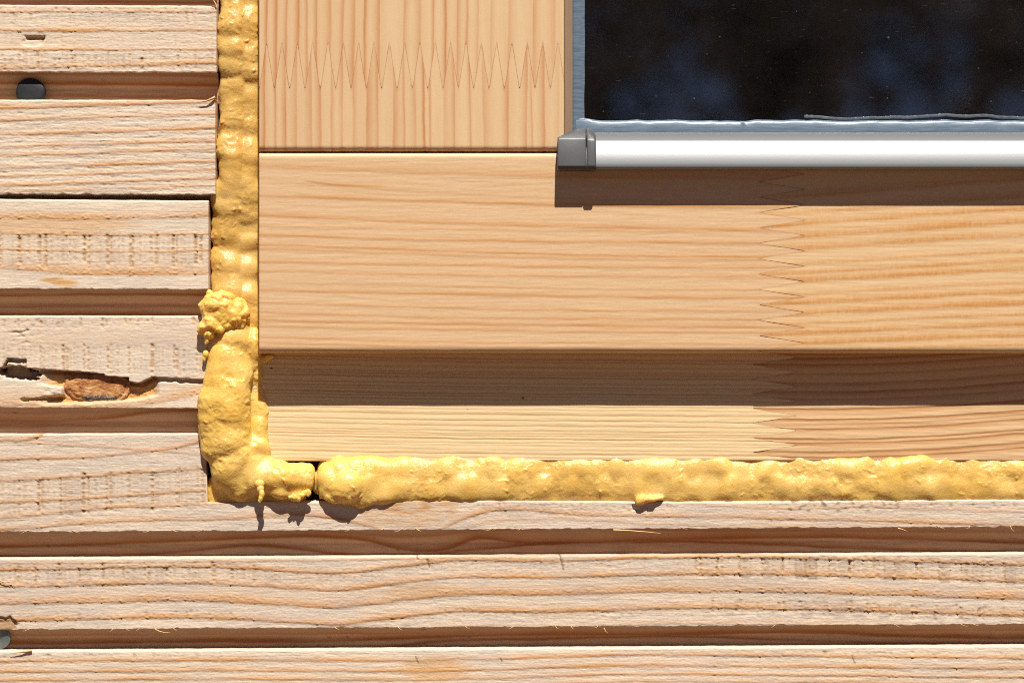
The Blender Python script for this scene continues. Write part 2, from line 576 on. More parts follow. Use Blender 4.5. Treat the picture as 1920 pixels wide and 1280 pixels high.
def make_plank(name, top, bot, x0, x1, rings, bands=(), seed=0, mat='plank', label=None, rag=1.6, fuzz=1.0, extra=None,
               fibre=1.0, tones=(), knee=None, dback=-60, step=2.3, roundt=4.0, relief=1.0, fur=1.0):
    """one board of the wall: front face with sawn relief, ragged arrises"""
    xs = xs_list(x0, x1, step)
    if x0 < x1 - 5:
        xs = np.unique(np.concatenate([xs, x1 - np.array([0.8, 2, 4])]))
    vt = curve(top, xs) if not callable(top) else top(xs)
    vb = curve(bot, xs) if not callable(bot) else bot(xs)
    o1 = np.full_like(xs, seed * 2.0)
    vt = vt + rag * 0.5 * fbm(xs / 30, o1 + .3, seed, 4)
    chips = np.clip(perlin(xs / 14, o1 + 9.1, seed + 1) - 0.25, 0, 1) * 6
    vb = vb + rag * (fbm(xs / 26, o1 + 5.3, seed, 4) * 1.3) - rag * chips * 0.3
    H = float(np.max(vb - vt))
    ts = lin_edges(int(H / 1.6), 5, length=H)
    U = np.repeat(xs[None, :], len(ts), 0)
    V = vt[None] + ts[:, None] * (vb - vt)[None]
    if knee is not None:
        kn = curve(knee, xs)[None]; q = .70; tt = ts[:, None]
        V = np.where(tt < q, vt[None] + tt / q * (kn - vt[None]), kn + (tt - q) / (1 - q) * (vb[None] - kn))
    R = ring_sum(U, V, rings, seed)
    T, W, CC = ticks(U, V, bands, seed) if bands else (np.zeros_like(U),) * 3
    fl = perlin(U / 5, V / 4, seed + 21)
    bits = W * np.clip(R * 1.8 - 0.35, 0, 1) * np.clip(fl + 0.15, 0, 1)
    n_f = fbm(U / 70, V / 5, seed + 3, 3)
    torn = fbm(U / 22, V / 6, seed + 4, 4)
    h = fibre * (0.42 * n_f + 1.1 * np.minimum(torn + .12, 0.0)) + 0.32 * fuzz * perlin(U / 3.5, V / 3.0, seed + 6)
    h = h + 0.22 * perlin(U / 6, V / 160, seed + 7) + 1.6 * fbm(U / 400, V / 90, seed + 8, 2)
    h = h + relief * (0.8 * R - 0.6) + 0.8 * CC - 3.4 * T + 3.2 * bits * fur
    tone = np.zeros_like(U); dirt = np.clip(0.30 * T * (0.5 + 0.9 * np.clip(fl + .4, 0, 1)), 0, .5) + .20 * np.clip(CC, 0, 1)
    tone = np.maximum(tone, .75 * T)
    tone = np.maximum(tone, np.clip(1.1 * W * R * (.4 + fl), 0, .8))
    dirt = np.maximum(dirt, 0.35 * np.clip(-torn - 0.33, 0, 1) * 3 * fibre * (fibre > 1.2))
    tone = np.maximum(tone, np.clip(bits * 2.2, 0, .8))
    for (cx, cy, rx, ry, am) in tones:
        q = ((U - cx) / rx) ** 2 + ((V - cy) / ry) ** 2 + 0.5 * fbm(U / 60, V / 8, seed + 12, 3)
        tone = np.maximum(tone, am * (1 - sstep(0.1, 1.1, q)))
    att = {"ring": R, "tone": tone, "dirt": dirt}
    if extra is not None:
        h = extra(U, V, h, att)
    h = h + edge_round(U, V, x0, x1, vt[None], vb[None], {"t": roundt, "b": 1.5, "r": 2.0})
    o = grid_obj(name, U, V, h, att, M[mat], wall, 0, dback)
    if label: o['label'] = label
    return o


def make_groove(top, bot, x0, x1, seed, rings=None, deep=-34.0, step=5.0):
    """recess between two boards: a slanting upper cheek and an upright back"""
    xs = xs_list(x0, x1, step)
    vt = (curve(top, xs) if not callable(top) else top(xs)) - 3
    vb = (curve(bot, xs) if not callable(bot) else bot(xs)) + 6
    ts = np.linspace(0, 1, 34)
    U = np.repeat(xs[None], len(ts), 0)
    V = vt[None] + ts[:, None] * (vb - vt)[None]
    H = (vb - vt)[None]
    mid = 0.5
    dd = np.where(ts < mid, -5 + (deep + 5) * (ts / mid) ** 0.8, deep)[:, None] + 0 * U
    r = random.Random(seed)
    if rings is None:
        c = [(XL, 0), (300, r.uniform(-8, 4)), (700, r.uniform(-3, 10)), (1000, r.uniform(-8, 0)), (1500, r.uniform(-3, 8)), (XR, r.uniform(-2, 10))]
        y0 = float(np.mean(vt))
        rings = auto_rings(y0 - 14, float(np.mean(vb)) + 14, 17, c, 6, 1.8, 0.9, r=r)
    R = ring_sum(U, V, rings, seed)
    dd = dd + 0.8 * fbm(U / 60, V / 6, seed + 2, 3)
    z = np.zeros_like(U)
    dirt = 0.6 * sstep(0.62, 0.8, perlin(U / 11, V / 8, seed + 31)) * sstep(.15, .4, perlin(U / 130, V / 20, seed + 32))
    o = grid_obj("groove_board", U, V, dd, {"ring": R, "tone": z, "dirt": dirt}, M['groove'], wall, 0, -64)
    return o


# --- the boards; positions follow the photograph's courses -----------------
def off(pts, dy): return [(x, y + dy) for x, y in pts]


END_A = 406.0
def flat(y, slope=0.0, x1=420): return [(XL, y + slope * XL), (0, y), (x1, y + slope * x1)]


# course above the picture
make_plank("plank", flat(-250), flat(-42), XL, END_A, auto_rings(-240, -40, 22, flat(0), 7, 2, .6), seed=40, step=7)
make_groove(flat(-42), flat(9), XL, END_A, 41)
# first board
def chip1(U, V, h, a):
    # chipped-out hole
    q = np.maximum(np.abs((U - 66) / 19), np.abs((V - (71 + 1.5 * perlin(U / 7, V * 0, 4))) / 4.0))
    hole = 1 - sstep(0.75, 1.05, q)
    pale = (1 - sstep(0.6, 1.1, ((U - 60) / 22) ** 2 + ((V - 80) / 8) ** 2))
    a["ring"] *= (1 - pale); a["tone"] = np.maximum(a["tone"], 0.7 * hole); a["dirt"] = np.maximum(a["dirt"], 0.5 * hole * sstep(-2, 3, V - 70))
    return h - 9 * hole - 1.5 * pale


make_plank("plank", flat(9, .004), flat(135, .002), XL, END_A,
           [(flat(22, .001), 4, 1.5, .55), (flat(58, -.003), 5, 2, .75), (flat(93, -.001), 4, 1.5, .7), (flat(128, -.022), 6, 2, .75), (flat(76), 9, 9, .12)],
           [(XL, 430, flat(12), flat(24), 30, 8, .9), (XL, 430, flat(103), flat(130), 33, 3, 1.0), (XL, 430, flat(24), flat(52), 37, 20, .6), (XL, 430, flat(62), flat(90), 35, 11, .3)],
           seed=1, label="rough board with a small chipped hole", extra=chip1)
make_groove(flat(135, .002), flat(187), XL, END_A, 2)
# second board: dense rings, torn surface
s2 = [(XL, 6), (0, 4), (200, -2), (410, -9)]
r2 = random.Random(5)
make_plank("plank", flat(187), flat(364, .002), XL, END_A - 2,
           [(off(s2, 199), 6, 2, .9), (off(s2, 222), 5, 2, .7), (off(s2, 249), 5, 2, .85), (off(s2, 272), 4, 2, .75), (off(s2, 288), 4, 2, .8),
            (off(s2, 311), 4, 2, .85), (off(s2, 327), 3.5, 1.8, .75), (off(s2, 343), 3.5, 1.8, .8), (off(s2, 356), 3.5, 1.8, .6)],
           seed=2, label="weathered board with torn grain below the nail", fibre=1.9, mat='plank', fuzz=1.3, relief=1.2)
# thin joint, then third board
make_groove(flat(364, .002), flat(372, .008), XL, 398, 3, deep=-40)


def third(U, V, h, a):
    a["tone"] = np.maximum(a["tone"], 0.55 * (1 - sstep(0.2, 1.2, ((U - 90) / 190) ** 2 + ((V - 420) / 26) ** 2 + 0.4 * fbm(U / 80, V / 6, 3))))
    a["tone"] = np.maximum(a["tone"], 0.9 * (1 - sstep(0.1, 1.1, ((U - 112) / 44) ** 2 + ((V - 528 - (U - 112) * .12) / 9) ** 2 + 0.6 * fbm(U / 30, V / 4, 8))))
    sm = sstep(372, 376, V) * (1 - sstep(425, 432, V))
    return h


make_plank("plank", flat(373, .008), flat(541, .005), XL, 391,
           [([(XL, 407), (0, 408), (200, 410), (400, 405)], 9, 1.6, .75), ([(XL, 436), (0, 438), (200, 441), (400, 438)], 3, 1.2, .8),
            ([(XL, 465), (0, 467), (200, 473), (400, 470)], 3, 1.2, .8), ([(XL, 500), (0, 502), (150, 513), (400, 512)], 14, 1.8, .75)],
           [(XL, 430, flat(438), flat(500), 41.5, 35, 1.3)], seed=3, label="smooth honey-stained board with a row of saw dents",
           extra=third, fibre=.6, fuzz=.6, relief=.4)
make_groove(flat(541, .005), flat(591, .002), XL, 392, 4)


# fourth board with the bark-edged split and the knot
CRX = np.array([XL, -60, 4, 14, 48, 50, 195, 196, 240, 241, 262, 283, 284, 400])
CRY = np.array([694, 690, 690, 672, 673, 690, 701, 705, 708, 716, 718, 708, 706, 713])


def fourth(U, V, h, a):
    cy = np.interp(U, CRX, CRY) + 0.8 * perlin(U / 9, U * 0, 6)
    below = sstep(-0.6, 0.8, V - cy)
    # pocket under the split
    edge = 735 + 22 * np.sqrt(np.clip(1 - ((U - 40) / 262) ** 2, 0, 1)) * sstep(-200, 40, U)
    pock = below * (1 - sstep(-3, 3, V - (edge + 2 * perlin(U / 14, V / 9, 8)))) * sstep(60, 110, U) * (1 - sstep(285, 300, U))
    gap = below * (1 - sstep(5, 9, V - cy + 2 * perlin(U / 12, U * 0, 2)))
    tongue = (1 - sstep(-2, 2, np.abs(V - 733) - (13 - 5 * sstep(60, 122, U) + 2 * perlin(U / 11, V / 6, 3)))) * (1 - sstep(112, 122, U))
    hole = (1 - sstep(0.7, 1.1, ((U - 34) / 42) ** 2 + ((V - 699 - (U - 34) * .12) / 13) ** 2 + .5 * perlin(U / 9, V / 6, 5)))
    sl = (1 - sstep(2, 3.5, np.abs(V - 749 + .03 * (U - 60)) + 1.5 * perlin(U / 6, V * 0, 2))) * sstep(35, 45, U) * (1 - sstep(110, 125, U))
    h = h - 4 * below - 11 * pock * (1 - tongue) - 9 * gap - 26 * hole * below - 8 * sl
    h = h + 2.5 * pock * fbm(U / 14, V / 8, 9)
    a["tone"] = np.clip(np.maximum(a["tone"], np.maximum(1.0 * pock * (1 - tongue), 0.5 * below * np.exp(-((V - 752) / 12) ** 2) * sstep(20, 90, U) * (1 - sstep(150, 300, U)))), 0, 1)
    a["dirt"] = np.maximum(a["dirt"], np.clip(0.75 * hole * below + 0.4 * gap * sstep(60, 20, U), 0, .9))
    a["ring"] *= (1 - pock)
    # torn patch upper left
    tp = sstep(.1, .5, perlin(U / 13, V / 7, 15)) * (1 - sstep(0.3, 1.0, ((U - 45) / 34) ** 2 + ((V - 625) / 22) ** 2))
    h = h - 1.8 * tp + .6 * tp * perlin(U / 6, V / 5, 14)
    a["dirt"] = np.maximum(a["dirt"], .25 * tp)
    return h


make_plank("plank", flat(591, .002), flat(764, .004), XL, 389,
           [(flat(640), 30, 12, .15), ([(XL, 755), (0, 758), (250, 760), (380, 735), (420, 725)], 20, 3, .45)],
           [(XL, 430, flat(597), flat(612), 41.5, 28, 1.0), (XL, 430, flat(648), flat(702), 41.5, 34, 1.0)], seed=4,
           label="pale board split lengthwise around a resin pocket", extra=fourth, fibre=.5, fuzz=.6, step=2.0, relief=.5, rag=1.2)
make_groove(flat(764, .004), flat(813, -.002), XL, 391, 5,
            rings=[([(XL, 780), (0, 790), (180, 786), (300, 772), (420, 768)], 8, 2, .8), (flat(800), 7, 2, .5), (flat(775), 5, 2, .3)])


# fifth board: full width, notched under the window
def top5(x): return np.where(x < 388.5, 813 - .002 * x, 940 - (x - 388) * 0.0015 + 1.5 * np.sin(x / 170.0))
def line(y0, x1=1920, s=TILT): return [(XL, y0 + s * XL), (0, y0), (x1 / 2, y0 + s * x1 / 2), (XR, y0 + s * XR)]


B5 = line(997.5); T6 = line(1046); B6 = line(1180); T7 = line(1219.5)


def fifth(U, V, h, a):
    # swirl of a hidden branch under the foam
    U2 = U + 14 * perlin(U / 60, V / 25, 71); V2 = V + 5 * perlin(U / 45, V / 18, 72)
    q = np.sqrt(((U2 - 762) / 92) ** 2 + ((V2 - 946) / 40) ** 2)
    w = np.abs(np.sin(q * 4.6 + 0.9 * perlin(U / 40, V / 14, 3)))
    m = (1 - sstep(0.75, 1.25, q))
    a["ring"] = a["ring"] * (1 - m) + m * (0.12 + .75 * w ** 4)
    a["tone"] = np.maximum(a["tone"], .35 * (1 - sstep(0.5, 1.5, q)))
    sp = sstep(0.25, 0.6, perlin(U / 14, V / 7, 33)) * sstep(1440, 1480, U) * (1 - sstep(1640, 1760, U)) * (1 - sstep(952, 962, V))
    a["dirt"] = np.maximum(a["dirt"], .7 * sp)
    # small notch at the lip
    nt = (1 - sstep(0.7, 1.1, np.maximum(np.abs((U - 1192) / 7), np.abs((V - 951) / 6))))
    return h - 6 * nt + .8 * sp


make_plank("plank", top5, B5, XL, XR,
           [([(XL, 842), (0, 826), (70, 818), (100, 800), (420, 700)], 6, 2, .8),
            ([(XL, 873), (0, 862), (200, 853), (330, 838), (400, 822)], 5, 2, .75),
            ([(XL, 905), (0, 901), (200, 890), (400, 876)], 5, 2, .7),
            ([(XL, 948), (0, 942), (200, 932), (400, 918)], 5, 2, .65),
            ([(XL, 972), (0, 970), (200, 952), (400, 944), (520, 930)], 5, 2, .7),
            ([(XL, 994), (0, 993), (200, 978), (400, 973), (600, 968), (690, 985), (760, 1010), (800, 1010), (850, 980), (900, 962), (1100, 965), (1300, 968), (1500, 972), (1920, 985), (XR, 990)], 7, 2, .75),
            ([(XL, 1010), (500, 1012), (700, 1010), (800, 1000), (880, 983), (1300, 984), (1700, 990), (XR, 1000)], 5, 3, .35),
            ([(XL, 800), (1200, 930), (1300, 944), (1700, 952), (1920, 960), (XR, 966)], 6, 2, .4)],
           [(XL, 430, [(XL, 900), (0, 898), (400, 876)], [(XL, 975), (0, 970), (400, 950)], 43, 28, 1.1, .5),
            (860, 1300, flat(944, 0, 2000), flat(962, 0, 2000), 39, 0, .8, .5), (1400, XR, flat(941, 0, 2000), flat(952, 0, 2000), 38, 0, .7)],
           seed=6, mat='plank_grey', label="long board notched under the lower left foam corner", extra=fifth, knee=line(946))
make_groove(B5, T6, XL, XR, 7,
            rings=[([(XL, 1020), (0, 1028), (200, 1022), (400, 1014), (600, 1008), (690, 1016), (760, 1034), (840, 1030), (890, 1012), (960, 1018), (1300, 1012), (1600, 1010), (1920, 1020), (XR, 1024)], 9, 2, .95),
                   ([(XL, 1040), (0, 1046), (300, 1040), (500, 1026), (620, 1040), (740, 1052), (860, 1036), (1000, 1024), (1300, 1018), (1560, 1028), (1920, 1040), (XR, 1040)], 6, 2, .9),
                   ([(XL, 1004), (600, 996), (760, 1008), (900, 996), (1400, 996), (XR, 1002)], 6, 2, .5)])

w6 = [(XL, 4), (0, 0), (200, -4), (400, -6), (540, 2), (640, 6), (740, -6), (860, -18), (1000, -17), (1280, -24), (1600, -20), (1920, -10), (XR, -4)]


def sixth(U, V, h, a):
    a["tone"] = np.maximum(a["tone"], .45 * (1 - sstep(.3, 1.3, ((U - 800) / 90) ** 2 + ((V - 1108) / 16) ** 2 + .5 * fbm(U / 30, V / 9, 5))))
    t = np.zeros_like(U)
    for cx, cy, L in ((803, 1056, 9), (1053, 1054, 16), (782, 1043, 7)):
        t = np.maximum(t, (1 - sstep(.8, 2.0, np.abs(U - cx - .25 * (V - cy)))) * (1 - sstep(L - 2, L, np.abs(V - cy))))
    a["dirt"] = np.maximum(a["dirt"], .8 * t)
    q = 1 - sstep(.6, 1.1, ((U - 2) / 32) ** 2 + ((V - 1170) / 16) ** 2 + .4 * perlin(U / 8, V / 6, 4))
    a["tone"] = np.maximum(a["tone"], .7 * q); a["dirt"] = np.maximum(a["dirt"], .35 * q)
    return h - 2 * t - 4 * q


make_plank("plank", T6, B6, XL, XR,
           [(off(w6, 1068), 6, 2, .8), (off(w6, 1099), 8, 2, .85), (off(w6, 1131), 12, 2.5, .8), (off(w6, 1163), 8, 2, .85), (off(w6, 1192), 6, 2, .4),
            ([(XL, 1056), (0, 1056), (600, 1050), (1400, 1040), (1700, 1052), (1920, 1056), (XR, 1060)], 4, 1.5, .45), (off(w6, 1116), 10, 8, .15)],
           [(XL, 560, off(w6, 1062), off(w6, 1098), 41, 26, 1.1, .5), (XL, 500, off(w6, 1155), off(w6, 1168), 41, 22, .85),
            (520, 1250, off(w6, 1064), off(w6, 1092), 21, 5, .5), (1250, XR, off(w6, 1064), off(w6, 1104), 41.5, 18, 1.2, 1.0), (1300, XR, off(w6, 1150), off(w6, 1176), 41.5, 9, .9, .8),
            (700, 1320, off(w6, 1160), off(w6, 1180), 33, 9, .55)],
           seed=8, mat='plank_grey', label="full-width board with wavy rings and rows of saw dents", extra=sixth, relief=1.3)
make_groove(B6, T7, XL, XR, 9,
            rings=[([(XL, 1206), (0, 1210), (400, 1206), (600, 1206), (760, 1200), (860, 1196), (1300, 1192), (1500, 1188), (1700, 1196), (XR, 1200)], 9, 2, .95),
                   ([(XL, 1224), (0, 1226), (500, 1222), (700, 1220), (840, 1205), (1000, 1202), (1280, 1196), (1500, 1204), (1800, 1212), (XR, 1212)], 5, 2, .85),
                   (line(1194), 6, 2, .5)])
r7 = random.Random(3)
s7 = [(XL, 2), (0, 0), (400, -3), (800, -2), (1200, -12), (1500, -10), (1920, -6), (XR, -3)]


def seventh(U, V, h, a):
    a["tone"] = np.maximum(a["tone"], .6 * (1 - sstep(.2, 1.2, ((U - 815) / 80) ** 2 + ((V - 1252) / 26) ** 2 + .5 * fbm(U / 40, V / 10, 5))))
    t = np.zeros_like(U)
    for cx, cy, L in ((782, 1236, 8), (1600, 1235, 9), (940, 1236, 5)):
        t = np.maximum(t, (1 - sstep(.8, 2.0, np.abs(U - cx - .4 * (V - cy)))) * (1 - sstep(L - 2, L, np.abs(V - cy))))
    a["dirt"] = np.maximum(a["dirt"], .8 * t)
    return h


make_plank("plank", T7, line(1400), XL, XR,
           [(off(s7, 1239), 5, 2, .85), (off(s7, 1259), 6, 2, .8), (off(s7, 1275), 5, 2, .8), (off(s7, 1288), 5, 2, .6)] + auto_rings(1300, 1400, 18, s7, 5, 2, .7, r=r7),
           [(1300, XR, off(s7, 1232), off(s7, 1240), 41.5, 9, .7), (XL, 500, off(s7, 1230), off(s7, 1242), 40, 9, .5)],
           seed=10, mat='plank', label="lowest board with fine close rings", extra=seventh)
make_groove(line(1400), line(1446), XL, XR, 12, step=12)
make_plank("plank", line(1446), line(1620), XL, XR, auto_rings(1450, 1620, 24, s7, 6, 2, .7), seed=13, step=9)

# sheathing behind the boards, seen only in open gaps
bm = bmesh.new()
for (a, b, c, d) in ((XL, -250, 470, 1620), (470, 862, XR, 1620)):
    r = bmesh.ops.create_cube(bm, size=1)
    sx, sz = (c - a) * S, (d - b) * S
    bmesh.ops.scale(bm, verts=r['verts'], vec=(sx, 20 * S, sz))
    bmesh.ops.translate(bm, verts=r['verts'], vec=(wx((a + c) / 2), 76 * S, wz((b + d) / 2)))
bm_obj("sheathing", bm, M['core'], wall)


# nails
def nail(px, py, r, d, mat, seed, tilt=(0, 0), label=None):
    bm = bmesh.new()
    rr = random.Random(seed)
    n = 20
    rings_ = []
    for (q, dz) in ((0, 2.2), (.5, 2.0), (.82, 1.4), (.95, .3), (1.0, -1.8), (1.0, -5), (.45, -6), (.4, -40)):
        vs = []
        for k in range(n):
            a = 2 * math.pi * k / n
            ra = r * q * (1 + 0.035 * math.sin(3 * a + seed) + 0.02 * rr.uniform(-1, 1))
            vs.append(bm.verts.new((math.cos(a) * ra * S, -dz * S + rr.uniform(-.3, .3) * S, math.sin(a) * ra * S)) if q > 0 else None)
        if q == 0:
            vs = [bm.verts.new((0, -dz * S, 0))]
        rings_.append(vs)
    for A, B in zip(rings_[:-1], rings_[1:]):
        for k in range(n):
            if len(A) == 1: bm.faces.new((A[0], B[k], B[(k + 1) % n]))
            else: bm.faces.new((A[k], B[k], B[(k + 1) % n], A[(k + 1) % n]))
    bmesh.ops.rotate(bm, verts=bm.verts, cent=(0, 0, 0), matrix=Matrix.Rotation(tilt[0], 3, 'X') @ Matrix.Rotation(tilt[1], 3, 'Z'))
    bmesh.ops.translate(bm, verts=bm.verts, vec=(wx(px), -d * S, wz(py)))
    o = bm_obj("nail", bm, mat, wall, True)
    if label: o['label'] = label
    return o


nail(54, 172, 28, -14, M['nail'], 1, (math.radians(-6), 0), "dark steel nail head in the upper groove")
nail(-10, 1196, 26, -19, M['zinc'], 2, (math.radians(14), math.radians(-10)), "zinc-coated nail head at the lower left edge")


# knot in the split board
def knot():
    n, m = 46, 30
    a = np.linspace(-1, 1, n); b = np.linspace(-1, 1, m)
    A, B = np.meshgrid(a, b)
    th = np.arctan2(B, A); mx = np.maximum(np.abs(A), np.abs(B))
    sup = (np.abs(np.cos(th)) ** 3.2 + np.abs(np.sin(th)) ** 3.2) ** (-1 / 3.2)
    rad = 1 + 0.09 * perlin(np.cos(th) * 1.6, np.sin(th) * 1.6, 3) + .035 * perlin(np.cos(th) * 7, np.sin(th) * 7, 5)
    X = mx * np.cos(th) * sup * rad; Y = mx * np.sin(th) * sup * rad
    U = 181 + 60 * X; V = 727 + 25 * Y + 0.03 * (U - 181)
    crack = np.clip(1 - np.abs(np.sin(3.5 * th + 2 * perlin(U / 20, V / 12, 2))) * 5, 0, 1) * sstep(.2, .5, mx)
    Dp = -8.5 - 3.5 * mx ** 8 + 1.5 * fbm(U / 13, V / 8, 5, 4) - 1.6 * crack - 2.2 * np.exp(-((mx - .86) / .05) ** 2)
    Dp = Dp - 5 * (1 - sstep(.5, 1, ((U - 222) / 20) ** 2 + ((V - 712) / 9) ** 2))
    dirt = (1 - sstep(.6, 1.1, ((U - 185) / 36) ** 2 + ((V - 747) / 7.5) ** 2 + .4 * perlin(U / 8, V / 6, 2)))
    o = grid_obj("knot", U, V, Dp, {"dirt": dirt}, M['knot'], wall, 0, -30)
    o['label'] = "loose orange and purple knot in the split board"


knot()


# splinters and curled fibres at the arrises
def splinter(pts, w, mat, name="splinter"):
    bm = bmesh.new()
    prev = None
    n = len(pts)
    for i, (x, y, d) in enumerate(pts):
        ww = w * (1 - 0.85 * i / (n - 1))
        c = Vector((wx(x), -d * S, wz(y)))
        t = Vector((pts[min(i + 1, n - 1)][0] - pts[max(i - 1, 0)][0], 0, -(pts[min(i + 1, n - 1)][1] - pts[max(i - 1, 0)][1])))
        t.normalize(); nr = Vector((-t.z, 0, t.x))
        q = [bm.verts.new(c + nr * ww * S), bm.verts.new(c + Vector((0, -ww * S, 0))), bm.verts.new(c - nr * ww * S), bm.verts.new(c + Vector((0, ww * S * .6, 0)))]
        if prev:
            for k in range(4):
                bm.faces.new((prev[k], prev[(k + 1) % 4], q[(k + 1) % 4], q[k]))
        else:
            bm.faces.new(q)
        prev = q
    bm.faces.new(prev[::-1])
    return bm_obj(name, bm, mat, wall)


t_ = NT("splinter_wood"); nz_ = t_.noise(t_.coords((1 / (S * 20), 1 / (S * 3), 1 / (S * 3))), 1, 2)
M['splinter'] = t_.set(Base_Color=t_.ramp(nz_, [(.3, (.50, .27, .10)), (.7, (.66, .45, .24))]), Roughness=.8)
splinter([(404, 183, 1), (398, 186, 4), (388, 190, 5), (374, 192, 4)], 3.4, M['splinter'])
splinter([(405, 12, 1), (403, 6, 3), (398, -2, 5), (395, -9, 6)], 2.6, M['splinter'])
splinter([(290, 1178, 1), (298, 1182, 3), (310, 1185, 4), (320, 1184, 5)], 1.6, M['splinter'])
splinter([(1150, 993, 2), (1180, 994, 4), (1220, 997, 5), (1238, 999, 5)], 2.0, M['splinter'])
splinter([(1132, 1176, 2), (1135, 1182, 4), (1140, 1186, 5)], 1.4, M['splinter'])
splinter([(1683, 990, 2), (1690, 991, 5), (1700, 995, 6)], 1.8, M['splinter'])
splinter([(1893, 985, 2), (1896, 991, 4), (1901, 996, 5)], 1.3, M['splinter'])
splinter([(0, 1088, 2), (10, 1091, 4), (22, 1089, 5), (30, 1094, 5)], 1.5, M['splinter'])
splinter([(60, 1219, 1), (42, 1221, 4), (20, 1223, 5)], 3.0, M['splinter'])
rs = random.Random(21)
for (y0, n, dn) in ((996, 16, 1), (1180, 16, 1)):
    for k in range(n):
        x = rs.uniform(10, 1900); y = y0 + TILT * x; L = rs.uniform(6, 18); s_ = rs.choice((-1, 1))
        splinter([(x, y - 2, -1), (x + s_ * L * .5, y + rs.uniform(0, 2.5), 2), (x + s_ * L, y + rs.uniform(0, 5), rs.uniform(1, 4))], rs.uniform(.7, 1.3), M['splinter'])

# ------------------------------------------------------------------ window
DR = 52.0      # face of the sash above the wall face
DS = -10.0     # face of the outer frame
win = empty("window", (wx(1300), -DS * S, wz(860)), "new pine window with dark glass and an aluminium drip bar", "window")


def zig(v, period, phase, lo, hi):
    """finger joint outline: sharp teeth with tiny flat tips"""
    p = ((v - phase) / period) % 1.0
    tri = 1 - np.abs(2 * p - 1)
    tri = np.clip((tri - 0.06) / 0.88, 0, 1)
    return lo + (hi - lo) * tri


def timber(name, swap, us, vs, u_end, rings, seed, mat, d0, r, dback, label=None, joint_at='end', fibre=.3, ringrel=.35, extra=None, tone=(), jd=.55):
    """planed length of timber; u along the grain, one end cut as a finger joint"""
    S_, T_ = np.meshgrid(us[2], vs[2])
    V = vs[0] + T_ * (vs[1] - vs[0])
    U = us[0] + S_ * (us[1] - us[0])
    if u_end is not None:
        if joint_at == 'end': U = U + (u_end(V) - 0.15 - us[1]) * (1 - sstep(0, 130, us[1] - U))
        else: U = U + (u_end(V) + 0.15 - us[0]) * (1 - sstep(0, 130, U - us[0]))
    R = ring_sum(U, V, rings, seed, 1.0)
    h = fibre * fbm(U / 90, V / 6, seed + 2, 3) + ringrel * R + 0.9 * fbm(U / 500, V / 120, seed + 3, 2)
    dirt = np.zeros_like(U)
    if u_end is not None:
        e = np.abs(U - u_end(V))
        dirt = jd * np.exp(-(e / 6.0) ** 2) * (0.65 + 0.7 * perlin(U / 20, V / 14, seed))
    at = {"ring": R, "tone": np.zeros_like(U), "dirt": np.clip(dirt, 0, 1)}
    for (cx, cy, rx, ry, sl, am) in tone:
        q = ((U - cx) / rx) ** 2 + ((V - cy - sl * (U - cx)) / ry) ** 2
        at["tone"] = np.maximum(at["tone"], am * (1 - sstep(.2, 1.1, q)))
    if extra is not None: h = extra(U, V, h, at)
    h = h + edge_round(U, V, us[0] if joint_at == 'end' or u_end is None else -1e5, us[1] if (joint_at != 'end' or u_end is None) else 1e5, vs[0], vs[1], r)
    o = grid_obj(name, U, V, d0 + h, at, M[mat], win, d0, dback, swap)
    if label: o['label'] = label
    return o


def params(length, step, r):
    return lin_edges(int(length / step), r, length=length)


# stile: grain runs down the picture
zs = lambda v: 165.5 - (zig(v, 28.75, 500.0 - 28.75 / 2, 0, 82.0))
rq = random.Random(31)


def stile_rings(seed, spec, drift):
    r = random.Random(seed); out = []
    for (x, w, st, sg) in spec:
        out.append(([(-420, x + drift[0] + r.uniform(-3, 3)), (-100, x + drift[1] + r.uniform(-2, 2)), (90, x), (300, x + drift[2] + r.uniform(-2, 2))], w * .9, 1.4, st * 1.0, sg))
        out.append(([(-420, x + w * sg * .5), (90, x + w * sg * .5), (300, x + w * sg * .5)], w * 1.6, w, st * .22, sg))
    return out


up = [(500, 5, .85, 1), (519, 7, .95, 1), (537, 6, .8, 1), (560, 8, .75, 1), (576, 5, .7, 1), (594, 6, .9, 1), (620, 12, .6, 1), (643, 8, .6, 1), (664, 10, .7, 1),
      (683, 5, .95, -1), (711, 9, .75, 1), (757, 8, .5, -1), (788, 10, .5, 1), (812, 4, .75, 1), (836, 5, .95, 1), (857, 7, .6, -1), (876, 4, .75, 1), (896, 6, .4, 1),
      (920, 7, .45, -1), (953, 9, .5, -1), (1000, 9, .55, -1), (1040, 12, .4, 1)]
lo = [(497, 7, .9, 1), (516, 4, .8, 1), (535, 8, .7, 1), (556, 12, .55, 1), (583, 14, .6, 1), (601, 10, .7, 1), (622, 6, .6, -1), (642, 7, .6, 1), (662, 9, .55, -1), (688, 14, .65, -1),
      (708, 7, .6, 1), (738, 12, .6, -1), (757, 4, .7, 1), (778, 10, .5, 1), (794, 4, .95, 1), (806, 3, .7, 1), (832, 14, .35, -1), (851, 7, .65, 1), (881, 4, .75, 1), (905, 14, .4, -1),
      (953, 9, .65, 1), (988, 8, .6, 1), (996, 4, .5, 1), (1020, 9, .65, 1), (1047, 9, .3, 1)]
vst = params(573, 1.7, 8)
ust = params(570, 3.0, 8)
timber("stile", True, (-420, 125, np.linspace(0, 1, 260)), (485, 1058, vst), zs, stile_rings(1, up, (3, 2, 0)), 51, 'stile', DR, {"l": 0, "t": 4, "b": 3}, -90,
       "upper length of the finger-jointed stile")


def stile_end(U, V, h, a):
    # end grain fluff where the stile meets the rail
    k = sstep(277, 282, U)
    a["dirt"] = np.maximum(a["dirt"], k * (.25 + .5 * np.clip(perlin(V / 9, U / 6, 3) + .2, 0, 1)))
    return h - 2 * k * np.clip(perlin(V / 9, U / 30, 8), 0, 1)


